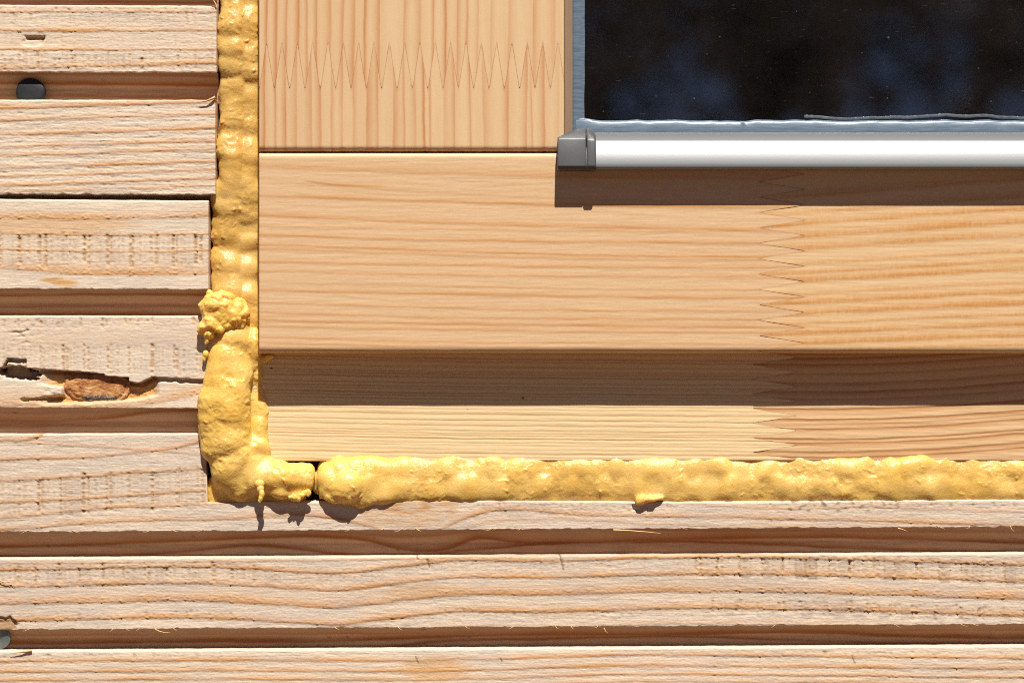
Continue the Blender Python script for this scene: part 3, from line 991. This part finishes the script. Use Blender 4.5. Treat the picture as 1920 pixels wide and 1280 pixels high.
timber("stile", True, (125, 284, np.unique(np.concatenate([np.linspace(0, .93, 80), 1 - np.array([0, .004, .01, .018, .028, .04, .055])]))), (485, 1058, vst), zs,
       stile_rings(2, lo, (0, 0, 1)), 52, 'stile', DR, {"r": 11, "t": 4, "b": 3}, -90, "lower length of the finger-jointed stile", 'start', extra=stile_end)

# bottom rail
zr = lambda v: zig(v, 28.75, 341.0 - 28.75 / 2 + 14.4, 1425.0, 1506.0)
ra_ = []
rr_ = random.Random(8)
sl_ = [(480, 0), (800, 10), (1100, 16), (1430, 20), (1600, 20)]
for (y, w, st) in ((312, 14, .5), (336, 5, .35), (366, 7, .75), (402, 9, .7), (424, 5, .45), (440, 6, .75), (458, 5, .75), (466, 7, .5), (490, 6, .65), (508, 5, .55), (528, 4, .4), (544, 7, .7),
                   (568, 5, .55), (586, 5, .6), (600, 7, .75), (613, 5, .6), (630, 5, .5), (641, 4, .6), (650, 4, .6)):
    kf = rr_.uniform(.6, 1.5) * (1.6 if y < 420 else .8)
    ra_.append(([(x, y + k * kf + rr_.uniform(-1.5, 1.5)) for x, k in sl_], w * .7, 2.2, st * .95, 1))
vrl = params(374, 1.6, 12)


def pitch_streak(U, V, h, a):
    e = V - (337 + (U - 560) * .098 + 3 * np.sin((U - 560) / 40))
    t = (1 - sstep(.6, 2.6, np.abs(e))) * sstep(560, 590, U) * (1 - sstep(650, 725, U))
    a["dirt"] = np.maximum(a["dirt"], .5 * t); a["tone"] = np.maximum(a["tone"], .8 * np.exp(-(e / 5) ** 2) * sstep(565, 640, U) * (1 - sstep(700, 740, U)))
    return h


timber("bottom_rail", False, (485, 1465, np.concatenate([[0, .001, .003], np.linspace(.006, .86, 260), np.linspace(.8615, 1, 110)])), (286.5, 662, vrl), zr, ra_, 53, 'rail', DR,
       {"t": 9, "b": 12, "l": 3}, -90, "left length of the bottom rail, finger-jointed", extra=pitch_streak)
rb_ = []
for (y, w, st) in ((352, 12, .5), (384, 10, .5), (405, 9, .75), (430, 12, .8), (453, 10, .7), (482, 6, .55), (500, 7, .75), (515, 9, .75), (540, 6, .5), (557, 8, .85), (578, 9, .85), (597, 5, .6), (616, 8, .75), (636, 9, .85), (652, 6, .6)):
    f = .5 + .6 * (1 - (y - 352) / 300)
    rb_.append(([(1400, y + 22 * f), (1600, y + 8 * f), (1920, y - 14 * f), (XR, y - 24 * f)], w, 4.0, st, 1))
timber("bottom_rail", False, (1465, XR, np.concatenate([np.linspace(0, .17, 100), np.linspace(.173, .58, 130), np.linspace(.6, 1, 30)])), (286.5, 662, vrl), zr, rb_, 54, 'rail_b', DR,
       {"t": 9, "b": 12}, -90, "right length of the bottom rail with streaked grain", 'start')

# outer frame below the sash
zf = lambda v: zig(v, 27.5, 683.0, 1412.0, 1492.0)
rf = random.Random(4)
fa = auto_rings(640, 866, 7.6, [(480, -6), (800, 0), (1100, 3), (1500, 6)], 1.8, 1.1, .62, jitter=.5, r=rf)
fb = auto_rings(650, 880, 13.5, [(1400, 2), (1550, 4), (1750, -2), (1920, -14), (XR, -26)], 4, 1.6, .85, -1, .5, rf)
vfr = params(226, 1.2, 4)


def ridge(U, V, h, a): return h + 0.9 * a["ring"] * -1


def specks(U, V, h, a):
    for x, y, r_ in ((980, 746, 2.6), (878, 767, 1.6), (508, 690, 2.4)):
        a["dirt"] = np.maximum(a["dirt"], 1 - sstep(.6, 1.1, np.hypot(U - x, V - y) / r_))
    return h - 0.8 * a["ring"]


timber("frame_sill", False, (470, 1450, np.concatenate([np.linspace(0, .86, 260), np.linspace(.8615, 1, 100)])), (640, 864, vfr), zf, fa, 55, 'sill', DS, {"b": 3}, -95,
       "fine-ringed left length of the outer frame", fibre=.3, extra=specks, ringrel=0, jd=.2)
timber("frame_sill", False, (1450, XR, np.concatenate([np.linspace(0, .17, 90), np.linspace(.173, .58, 130), np.linspace(.6, 1, 20)])), (640, 864, vfr), zf, fb, 56, 'sill_b', DS, {"b": 3}, -95,
       "broad-ringed right length of the outer frame", 'start', fibre=.5, extra=specks, ringrel=0, jd=.2)

# glass pane
DGL = 40.0
bm = bmesh.new()
r = bmesh.ops.create_cube(bm, size=1)
x0, x1, z0, z1 = wx(1064, DGL), wx(XR, DGL), wz(258, DGL), wz(-420, DGL)
bmesh.ops.scale(bm, verts=r['verts'], vec=(x1 - x0, 16 * S, z1 - z0))
bmesh.ops.translate(bm, verts=r['verts'], vec=((x0 + x1) / 2, (-DGL + 8) * S, (z0 + z1) / 2))
bm_obj("glass_pane", bm, M['glass'], win)


def loft_x(name, xs, prof_fn, mat, parent, d0, smooth=True):
    """profile (py, d) swept along x"""
    rows = [prof_fn(x) for x in xs]
    n = len(rows[0]); V = []
    for x, pr in zip(xs, rows):
        for (py, d) in pr: V.append((wx(x, d0), -d * S, wz(py, d0)))
    f = []
    for i in range(len(xs) - 1):
        for j in range(n):
            a = i * n + j; b = i * n + (j + 1) % n
            f.append((a, b, b + n, a + n))
    f.append(tuple(range(n))[::-1]); f.append(tuple(range((len(xs) - 1) * n, len(xs) * n)))
    bm = bmesh.new()
    me = bpy.data.meshes.new("t"); me.from_pydata(V, [], f); bm.from_mesh(me); bpy.data.meshes.remove(me)
    o = bm_obj(name, bm, mat, parent, False)
    if smooth:
        o.data.polygons.foreach_set("use_smooth", np.ones(len(o.data.polygons), bool))
        o.data.set_sharp_from_angle(angle=math.radians(35))
    return o


# wooden bevel beside the glass (part of the stile's glazing rebate)
def loft_z(name, ys, prof_fn, mat, parent, d0):
    V = []; f = []
    n = None
    for y in ys:
        pr = prof_fn(y); n = len(pr)
        for (px, d) in pr: V.append((wx(px, d0), -d * S, wz(y, d0)))
    for i in range(len(ys) - 1):
        for j in range(n):
            a = i * n + j; b = i * n + (j + 1) % n
            f.append((a, b, b + n, a + n))
    f.append(tuple(range(n))[::-1]); f.append(tuple(range((len(ys) - 1) * n, len(ys) * n)))
    bm = bmesh.new()
    me = bpy.data.meshes.new("t"); me.from_pydata(V, [], f); bm.from_mesh(me); bpy.data.meshes.remove(me)
    o = bm_obj(name, bm, mat, parent, False)
    o.data.polygons.foreach_set("use_smooth", np.ones(len(o.data.polygons), bool))
    o.data.set_sharp_from_angle(angle=math.radians(30))
    return o


M['bevel'] = wood_mat("darkened_pine_rebate", (0.30, 0.195, 0.12), (0.22, 0.13, 0.07), (0.3, 0.18, 0.1), (0.2, 0.08, 0.03), vertical=True, rough=.5, spec=.3, fibre=.1)  # pine darkened in colour to carry the bevel's shade, plus a greyish sealant film
ysv = np.linspace(-420, 262, 90)
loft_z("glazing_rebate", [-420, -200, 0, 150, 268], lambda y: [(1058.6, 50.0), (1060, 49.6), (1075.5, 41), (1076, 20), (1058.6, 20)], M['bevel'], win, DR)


def seal_v(y):
    w = .5 * math.sin(y / 47.0) + .3 * math.sin(y / 11.3 + 1)
    return [(1073, 42.0), (1077, 44.6), (1083 + w * .3, 44.8), (1089 + w * .4, 43.0), (1092.5 + w * .5, DGL + .8), (1096 + w, DGL + .1), (1096, DGL - 4), (1073, DGL - 4)]


loft_z("glazing_seal", ysv, seal_v, M['seal'], win, DGL)
xsb = np.concatenate([np.arange(1080, 1930, 6), np.arange(1940, XR, 40)])
nb = fbm(xsb / 45, xsb * 0 + 3, 7, 4)


def seal_h(x):
    w = float(np.interp(x, xsb, nb)) * 3.5
    if x < 1130: w -= (1130 - x) * .10
    return [(226 + w, DGL + .2), (227.5 + w * .9, DGL + 3.5), (231 + w * .3, DGL + 6.0), (240, DGL + 7.2), (247, DGL + 8.2), (252, DGL + 8), (252, DGL - 4), (226, DGL - 4)]


loft_x("glazing_seal", list(xsb), seal_h, M['seal'], win, DGL)


# squeezed-out film of sealant on the pane
def film_h(x):
    w = float(np.interp(x, xsb, nb)) * 5 + 2 * math.sin(x / 60)
    return [(217 + w, DGL + .15), (219 + w, DGL + .9), (221.5 + w, DGL + .9), (223 + w, DGL + .2), (223 + w, DGL - 2), (217 + w, DGL - 2)]


M['film'] = simple("clear_sealant_smear", (0.10, 0.12, 0.14), 0.2, nscale=8, namp=.6, bumpd=0.0002)
loft_x("sealant_smear", list(np.arange(1508, XR, 14)), lambda x: film_h(x), M['film'], win, DGL)

# aluminium drip bar
bar_prof = [(247.5, 56), (248.2, 70), (249.5, 72), (262, 73.2), (265.5, 74.2), (269, 76.5), (274, 80), (281, 84), (290, 87.6), (299, 90.2), (307, 91.8), (312, 92.3), (315, 91.6), (317, 89.5), (318, 86), (318, 70), (312, 66), (304, 53), (280, 52.6), (255, 52.6)]
bar = loft_x("drip_bar", [1098, 1400, 1700, 2000, XR], lambda x: bar_prof, M['alu'], win, DR + 30)


# grey end cap
def hull(pts, bev, mat, name, parent, d0, seg=3):
    bm = bmesh.new()
    for (x, y, d) in pts: bm.verts.new((wx(x, d0), -d * S, wz(y, d0)))
    r = bmesh.ops.convex_hull(bm, input=bm.verts)
    bmesh.ops.delete(bm, geom=list({g for k in ('geom_unused', 'geom_interior') for g in r[k] if isinstance(g, bmesh.types.BMVert)}), context='VERTS')
    bmesh.ops.dissolve_limit(bm, angle_limit=math.radians(4), verts=bm.verts, edges=bm.edges)
    bmesh.ops.bevel(bm, geom=bm.edges, offset=bev * S, segments=seg, affect='EDGES', profile=.5, clamp_overlap=True)
    o = bm_obj(name, bm, mat, parent, True)
    o.data.set_sharp_from_angle(angle=math.radians(40))
    return o


cap_b = []
for x in (1045.5, 1099):
    cap_b += [(x, 319, 53), (x, 319, 89), (x, 312, 95), (x, 260, 84 if x > 1050 else 83), (x, 257, 80)]
cap_b += [(1046, 257, 53), (1099, 239, 53), (1099, 239, 66), (1080, 240, 62), (1080, 240, 53)]
hull(cap_b, 5.5, M['cap'], "end_cap", bar, DR + 35)['label'] = "dark grey plastic end cap on the drip bar"
col_ = []
for x in (1099.8, 1117.5):
    col_ += [(x, 320, 53), (x, 320, 92), (x, 312, 98), (x, 262, 88), (x, 242 if x < 1110 else 250, 72), (x, 238 if x < 1110 else 246, 60), (x, 240, 53)]
hull(col_, 4.5, M['cap'], "cap_collar", bar, DR + 35)


# ------------------------------------------------------------------ foam
def foam_mesh(name, blobs, parent, seed, voxel=1.7, amp=5.0, pale_fn=None, bump2=.55, crumb=0.0, smooth_it=22, d0=0, label=None, cat=None):
    bm = bmesh.new()
    for (x, y, d, rx, ry, rd) in blobs:
        mtx = Matrix.Translation((x, -d, -y)) @ Matrix.Diagonal((rx, rd, ry, 1))
        bmesh.ops.create_icosphere(bm, subdivisions=3, radius=1.0, matrix=mtx)
    me = bpy.data.meshes.new(name); bm.to_mesh(me); bm.free()
    o = bpy.data.objects.new(name, me); COL.objects.link(o)
    m = o.modifiers.new("r", 'REMESH'); m.mode = 'VOXEL'; m.voxel_size = voxel; m.adaptivity = 0
    sm = o.modifiers.new("s", 'SMOOTH'); sm.factor = .5; sm.iterations = smooth_it
    dg = bpy.context.evaluated_depsgraph_get()
    me2 = bpy.data.meshes.new_from_object(o.evaluated_get(dg))
    bpy.data.objects.remove(o); bpy.data.meshes.remove(me)
    n = len(me2.vertices)
    co = np.empty(n * 3, np.float32); me2.vertices.foreach_get("co", co); co = co.reshape(-1, 3).astype(float)
    no = np.empty(n * 3, np.float32); me2.vertices.foreach_get("normal", no); no = no.reshape(-1, 3).astype(float)
    a = perlin3(co / 39, seed); b = perlin3(co / 15, seed + 1); c = perlin3(co / 6.5, seed + 2); e = perlin3(co / 3.2, seed + 3)
    st = perlin3(co / np.array([22, 22, 60.]), seed + 4)
    bl = np.clip(perlin3(co / 55, seed + 9) * 1.6 + .5, 0.15, 1)
    disp = amp * (0.95 * a + bump2 * bl * (0.35 - np.abs(b)) + 0.10 * bl * (0.3 - np.abs(c)) + 0.03 * e + .2 * st)
    if crumb:
        pk = perlin3(co / 15.0, seed + 11)
        disp = disp + crumb * (1.5 * np.abs(perlin3(co / 20.0, seed + 12)) - .5 + 1.1 * np.clip(pk - .12, 0, 1) * 2 - .5 * np.clip(-pk - .2, 0, 1) * 2)
    # little nodules
    nod = np.clip(perlin3(co / 9, seed + 7) - .38, 0, 1) * 9
    disp = disp + nod * .12 * amp * bl
    co = co + no * disp[:, None]
    pale = np.ones(n) if pale_fn is None else pale_fn(co[:, 0], -co[:, 2], -co[:, 1], a)
    W = np.stack([wx(co[:, 0], d0), co[:, 1] * S, wz(-co[:, 2], d0)], -1) - np.array(base_of(parent))
    me2.vertices.foreach_set("co", W.astype(np.float32).ravel())
    me2.polygons.foreach_set("use_smooth", np.ones(len(me2.polygons), bool))
    at = me2.attributes.new("pale", 'FLOAT', 'POINT'); at.data.foreach_set("value", pale.astype(np.float32))
    me2.materials.clear(); me2.materials.append(M['foam']); me2.update(); me2.name = name
    ob = bpy.data.objects.new(name, me2); COL.objects.link(ob); ob.parent = parent
    if label: ob['label'] = label
    if cat: ob['category'] = cat
    return ob


rf = random.Random(77)
# upright bead
B = []
y = -330
while y < 600:
    left = 409 if y < 355 else 396
    cx = (left + 484) / 2; hw = (486 - left) / 2
    dc = -34 + 5 * math.sin(y / 41.0) + rf.uniform(-4, 4)
    B.append((cx - hw * .36 + rf.uniform(-2, 2), y, dc + 5, hw * .70, 34, 19))
    B.append((cx + hw * .42 + rf.uniform(-2, 2), y + 10, dc, hw * .62, 34, 17))
    B.append((cx, y + rf.uniform(-4, 4), dc - 8, hw * 1.02, 34, 20))
    y += 14
# lower bulge
for (x, y, d, rx, ry, rd) in (
        (434, 640, -12, 40, 60, 30), (402, 642, -14, 24, 32, 18), (428, 700, 0, 45, 64, 31), (421, 765, 4, 50, 72, 34), (422, 815, 4, 50, 66, 33), (436, 862, 0, 46, 56, 31),
        (450, 896, -8, 55, 42, 28), (425, 912, -20, 34, 32, 18), (408, 920, -20, 24, 32, 16), (430, 936, -20, 36, 18, 14), (470, 934, -18, 50, 18, 14), (530, 934, -18, 44, 18, 14), (441, 880, -4, 46, 52, 30), (425, 735, 2, 47, 70, 32),
        (484, 700, -24, 20, 50, 18), (488, 760, -22, 19, 60, 19), (486, 820, -16, 20, 50, 21), (475, 655, -10, 15, 42, 18), (470, 850, -8, 30, 40, 26), (470, 620, -40, 18, 60, 20), (470, 760, -26, 22, 110, 20),
        (488, 846, -8, 20, 30, 22), (505, 669, -4, 11, 5, 6), (496, 674, -10, 10, 8, 8),
        (468, 880, -4, 48, 44, 29), (490, 892, -2, 44, 40, 28), (520, 896, 0, 38, 36, 28), (548, 900, 2, 34, 34, 27), (566, 898, 0, 25, 32, 24), (578, 892, -4, 14, 24, 18),
        (530, 920, 8, 30, 14, 16), (556, 926, 12, 16, 13, 12)):
    B.append((x, y, d, rx, ry * 1.0, rd))
fb1 = foam_mesh("foam_bead", B, None, 3, amp=5.4, bump2=.42, pale_fn=lambda x, y, d, a: np.clip(sstep(560, 700, y + 40 * a), 0, 1) * .8 + .05,
                label="yellow expanding foam filling the upright joint and bulging round the lower left window corner", cat="foam")
fb1['group'] = "foam beads sealing the window joint"
# clump, drip and flakes stuck to it
cl = [(416, 585, 9, 40, 30, 20), (446, 588, 2, 24, 30, 18), (404, 572, 12, 24, 22, 20), (436, 592, 8, 28, 24, 20), (398, 606, 14, 20, 16, 16), (385, 612, 15, 12, 12, 12), (388, 578, 11, 13, 14, 13), (378, 574, 11, 6, 5, 6),
      (394, 626, 17, 11, 9, 10), (378, 620, 15, 6, 7, 6), (391, 636, 17, 4, 8, 4), (388, 643, 16, 3, 5, 3), (430, 610, 12, 15, 10, 12), (446, 604, 8, 12, 10, 10), (412, 618, 15, 12, 8, 10), (394, 552, 9, 6, 10, 6),
      (420, 558, 8, 22, 12, 12), (440, 574, 8, 16, 14, 13)]
foam_mesh("foam_clump", cl, fb1, 8, voxel=1.2, amp=3.6, smooth_it=4, crumb=3.2, label="bright crumbly clump stuck on the upright bead")
foam_mesh("foam_drip", [(489, 905, 26, 10, 9, 9), (491, 914, 30, 7, 8, 6), (494, 923, 33, 5, 8, 5), (492, 931, 34, 3.6, 6, 4), (490, 936, 34, 2.6, 4, 3)], fb1, 9, voxel=.9, amp=1.6, smooth_it=3)
fl = []
for k in range(13):
    t = k / 12
    fl.append((543 + 34 * t + rf.uniform(-3, 3), 926 + 10 * math.sin(t * 3.0) + rf.uniform(-5, 6) - 8 * t, 20 + rf.uniform(-5, 7), rf.uniform(4, 8), rf.uniform(4, 9), rf.uniform(3, 5)))
foam_mesh("foam_flake", fl, fb1, 10, voxel=.9, amp=2.0, smooth_it=2, crumb=1.2)
fl = []
for k in range(8):
    fl.append((383 + rf.uniform(-4, 6), 655 + k * 9, 10 + rf.uniform(-4, 4), rf.uniform(4, 7), rf.uniform(4, 8), 5))
foam_mesh("foam_flake", [(387, 664, 8, 7, 9, 7), (384, 672, 8, 5, 7, 5)], fb1, 12, voxel=1.0, amp=2.6, smooth_it=2)

# level bead under the frame
B = []
x = 640
while x < XR + 20:
    k = 1 - sstep(620, 900, np.array(x))
    dc = -20 + 18 * float(k) + 3.5 * math.sin(x / 63.0) + rf.uniform(-3, 3)
    bot = 949 + 5 * float(1 - sstep(640, 800, np.array(x)))
    cy = (851 + bot) / 2; hr = (bot - 851) / 2
    B.append((x, cy - 9 + rf.uniform(-2, 2), dc - 2, 34, hr * .74, 19 + rf.uniform(-2, 2)))
    B.append((x + 9, cy + 11 + rf.uniform(-2, 2), dc, 34, hr * .74, 19 + rf.uniform(-2, 2)))
    B.append((x, cy, dc - 6, 34, hr * .98, 20))
    x += 13
B += [(596, 908, -30, 16, 26, 14), (606, 880, -30, 14, 20, 12), (622, 903, -4, 26, 34, 28), (634, 892, -6, 26, 34, 26), (648, 912, 6, 34, 34, 28), (612, 884, -14, 16, 20, 18), (612, 918, 2, 14, 18, 16), (604, 908, 0, 9, 8, 9), (608, 926, 6, 9, 9, 8),
      (618, 930, 10, 11, 9, 9), (604, 922, 4, 5, 6, 5), (632, 936, 12, 14, 9, 9), (601, 932, 5, 4, 5, 4)]
B += [(1205, 936, -1, 14, 8, 12), (1222, 935, 0, 12, 7, 12), (1200, 942, 2, 8, 4, 8), (1236, 933, -2, 10, 6, 10)]
fb2 = foam_mesh("foam_bead", B, None, 5, amp=5.6, bump2=.30, pale_fn=lambda x, y, d, a: np.clip(.45 + .55 * sstep(800, 600, x) + .35 * a, 0, 1),
                label="yellow expanding foam in a long glossy level bead under the window", cat="foam")
fb2['group'] = "foam beads sealing the window joint"
nodl = []
for k in range(26):
    a = rf.uniform(0, 1)
    nodl.append((601 + 38 * a + rf.uniform(-4, 8), 905 + 36 * a + rf.uniform(-12, 6), 8 + 14 * a + rf.uniform(-3, 5), rf.uniform(2, 5), rf.uniform(2.5, 6), rf.uniform(2, 5)))
foam_mesh("foam_flake", nodl, fb2, 14, voxel=.9, amp=1.8, smooth_it=2)

# ------------------------------------------------------------------ room behind the glass
bm = bmesh.new()
q = [(wx(400), .08, wz(1500)), (wx(3400), .08, wz(1500)), (wx(3400), .08, wz(-1600)), (wx(400), .08, wz(-1600))]
f_ = [bm.verts.new(v) for v in q]; b_ = [bm.verts.new((v[0], 2.5, v[2])) for v in q]
bm.faces.new(b_)
for k in range(4): bm.faces.new((f_[k], f_[(k + 1) % 4], b_[(k + 1) % 4], b_[k]))
o = bm_obj("room", bm, M['room']); o['kind'] = 'structure'

# ------------------------------------------------------------------ yard in front of the wall (lights it, shows in the glass)
me = bpy.data.meshes.new("ground")
me.from_pydata([(-900, -1800, 0), (900, -1800, 0), (900, 400, 0), (-900, 400, 0)], [], [(0, 1, 2, 3)])
me.materials.append(M['ground'])
o = bpy.data.objects.new("ground", me); COL.objects.link(o); o['kind'] = 'structure'


def tree(loc, h, seed, label):
    rr = random.Random(seed)
    root = empty("tree", loc, label, "tree", "trees mirrored in the window glass")
    bm = bmesh.new()
    tips = []

    def limb(p0, p1, r0, r1, n=7):
        ax = (p1 - p0).normalized(); u = ax.orthogonal().normalized(); v = ax.cross(u)
        A = [bm.verts.new(p0 + (u * math.cos(2 * math.pi * k / n) + v * math.sin(2 * math.pi * k / n)) * r0) for k in range(n)]
        Bv = [bm.verts.new(p1 + (u * math.cos(2 * math.pi * k / n) + v * math.sin(2 * math.pi * k / n)) * r1) for k in range(n)]
        for k in range(n): bm.faces.new((A[k], A[(k + 1) % n], Bv[(k + 1) % n], Bv[k]))

    def grow(p, d, L, r, lev):
        q_ = p + d * L
        limb(p, q_, r, r * .72)
        if lev == 0:
            tips.append(q_); return
        for k in range(3 if lev > 1 else 4):
            nd = (d + Vector((rr.uniform(-1, 1), rr.uniform(-1, 1), rr.uniform(-.25, .7))) * .85).normalized()
            grow(q_, nd, L * rr.uniform(.62, .82), r * .62, lev - 1)
        tips.append(q_)
    L0 = Vector(loc)
    grow(L0.copy(), Vector((rr.uniform(-.1, .1), rr.uniform(-.1, .1), 1)).normalized(), h * .26, h * .03, 4)
    bm_obj("trunk", bm, M['bark'], root, True)
    V = []; F = []
    for t in tips:
        for k in range(30):
            c = t + Vector((rr.gauss(0, 1), rr.gauss(0, 1), rr.gauss(0, .9))) * h * .075
            a = Vector((rr.uniform(-1, 1), rr.uniform(-1, 1), rr.uniform(-1, 1))).normalized(); b = a.orthogonal().normalized()
            s = rr.uniform(.05, .11)
            i = len(V)
            V += [c - a * s, c + b * s * .45, c + a * s, c - b * s * .45]; F.append((i, i + 1, i + 2, i + 3))
    mesh_obj("crown", V, F, M['leaf'], root)


for k, (tx, ty, th, tl) in enumerate((
        (0.9, -10, 5.6, "broad leafy tree mirrored dimly in the dark window glass"),
        (-2.4, -12, 6.8, "taller leafy tree mirrored left of the broad one"),
        (4.2, -11.5, 6.2, "leafy tree mirrored right of the broad one"),
        (2.6, -16, 8.0, "tall tree mirrored behind the broad and right trees"),
        (-6.5, -12, 7.5, "leafy tree standing far left of the mirrored group"),
        (8.2, -13, 7.5, "leafy tree standing far right of the mirrored group"),
        (-0.6, -17, 8.5, "tallest tree at the back of the mirrored group"))):
    tree((tx, ty, 0), th, k + 1, tl)
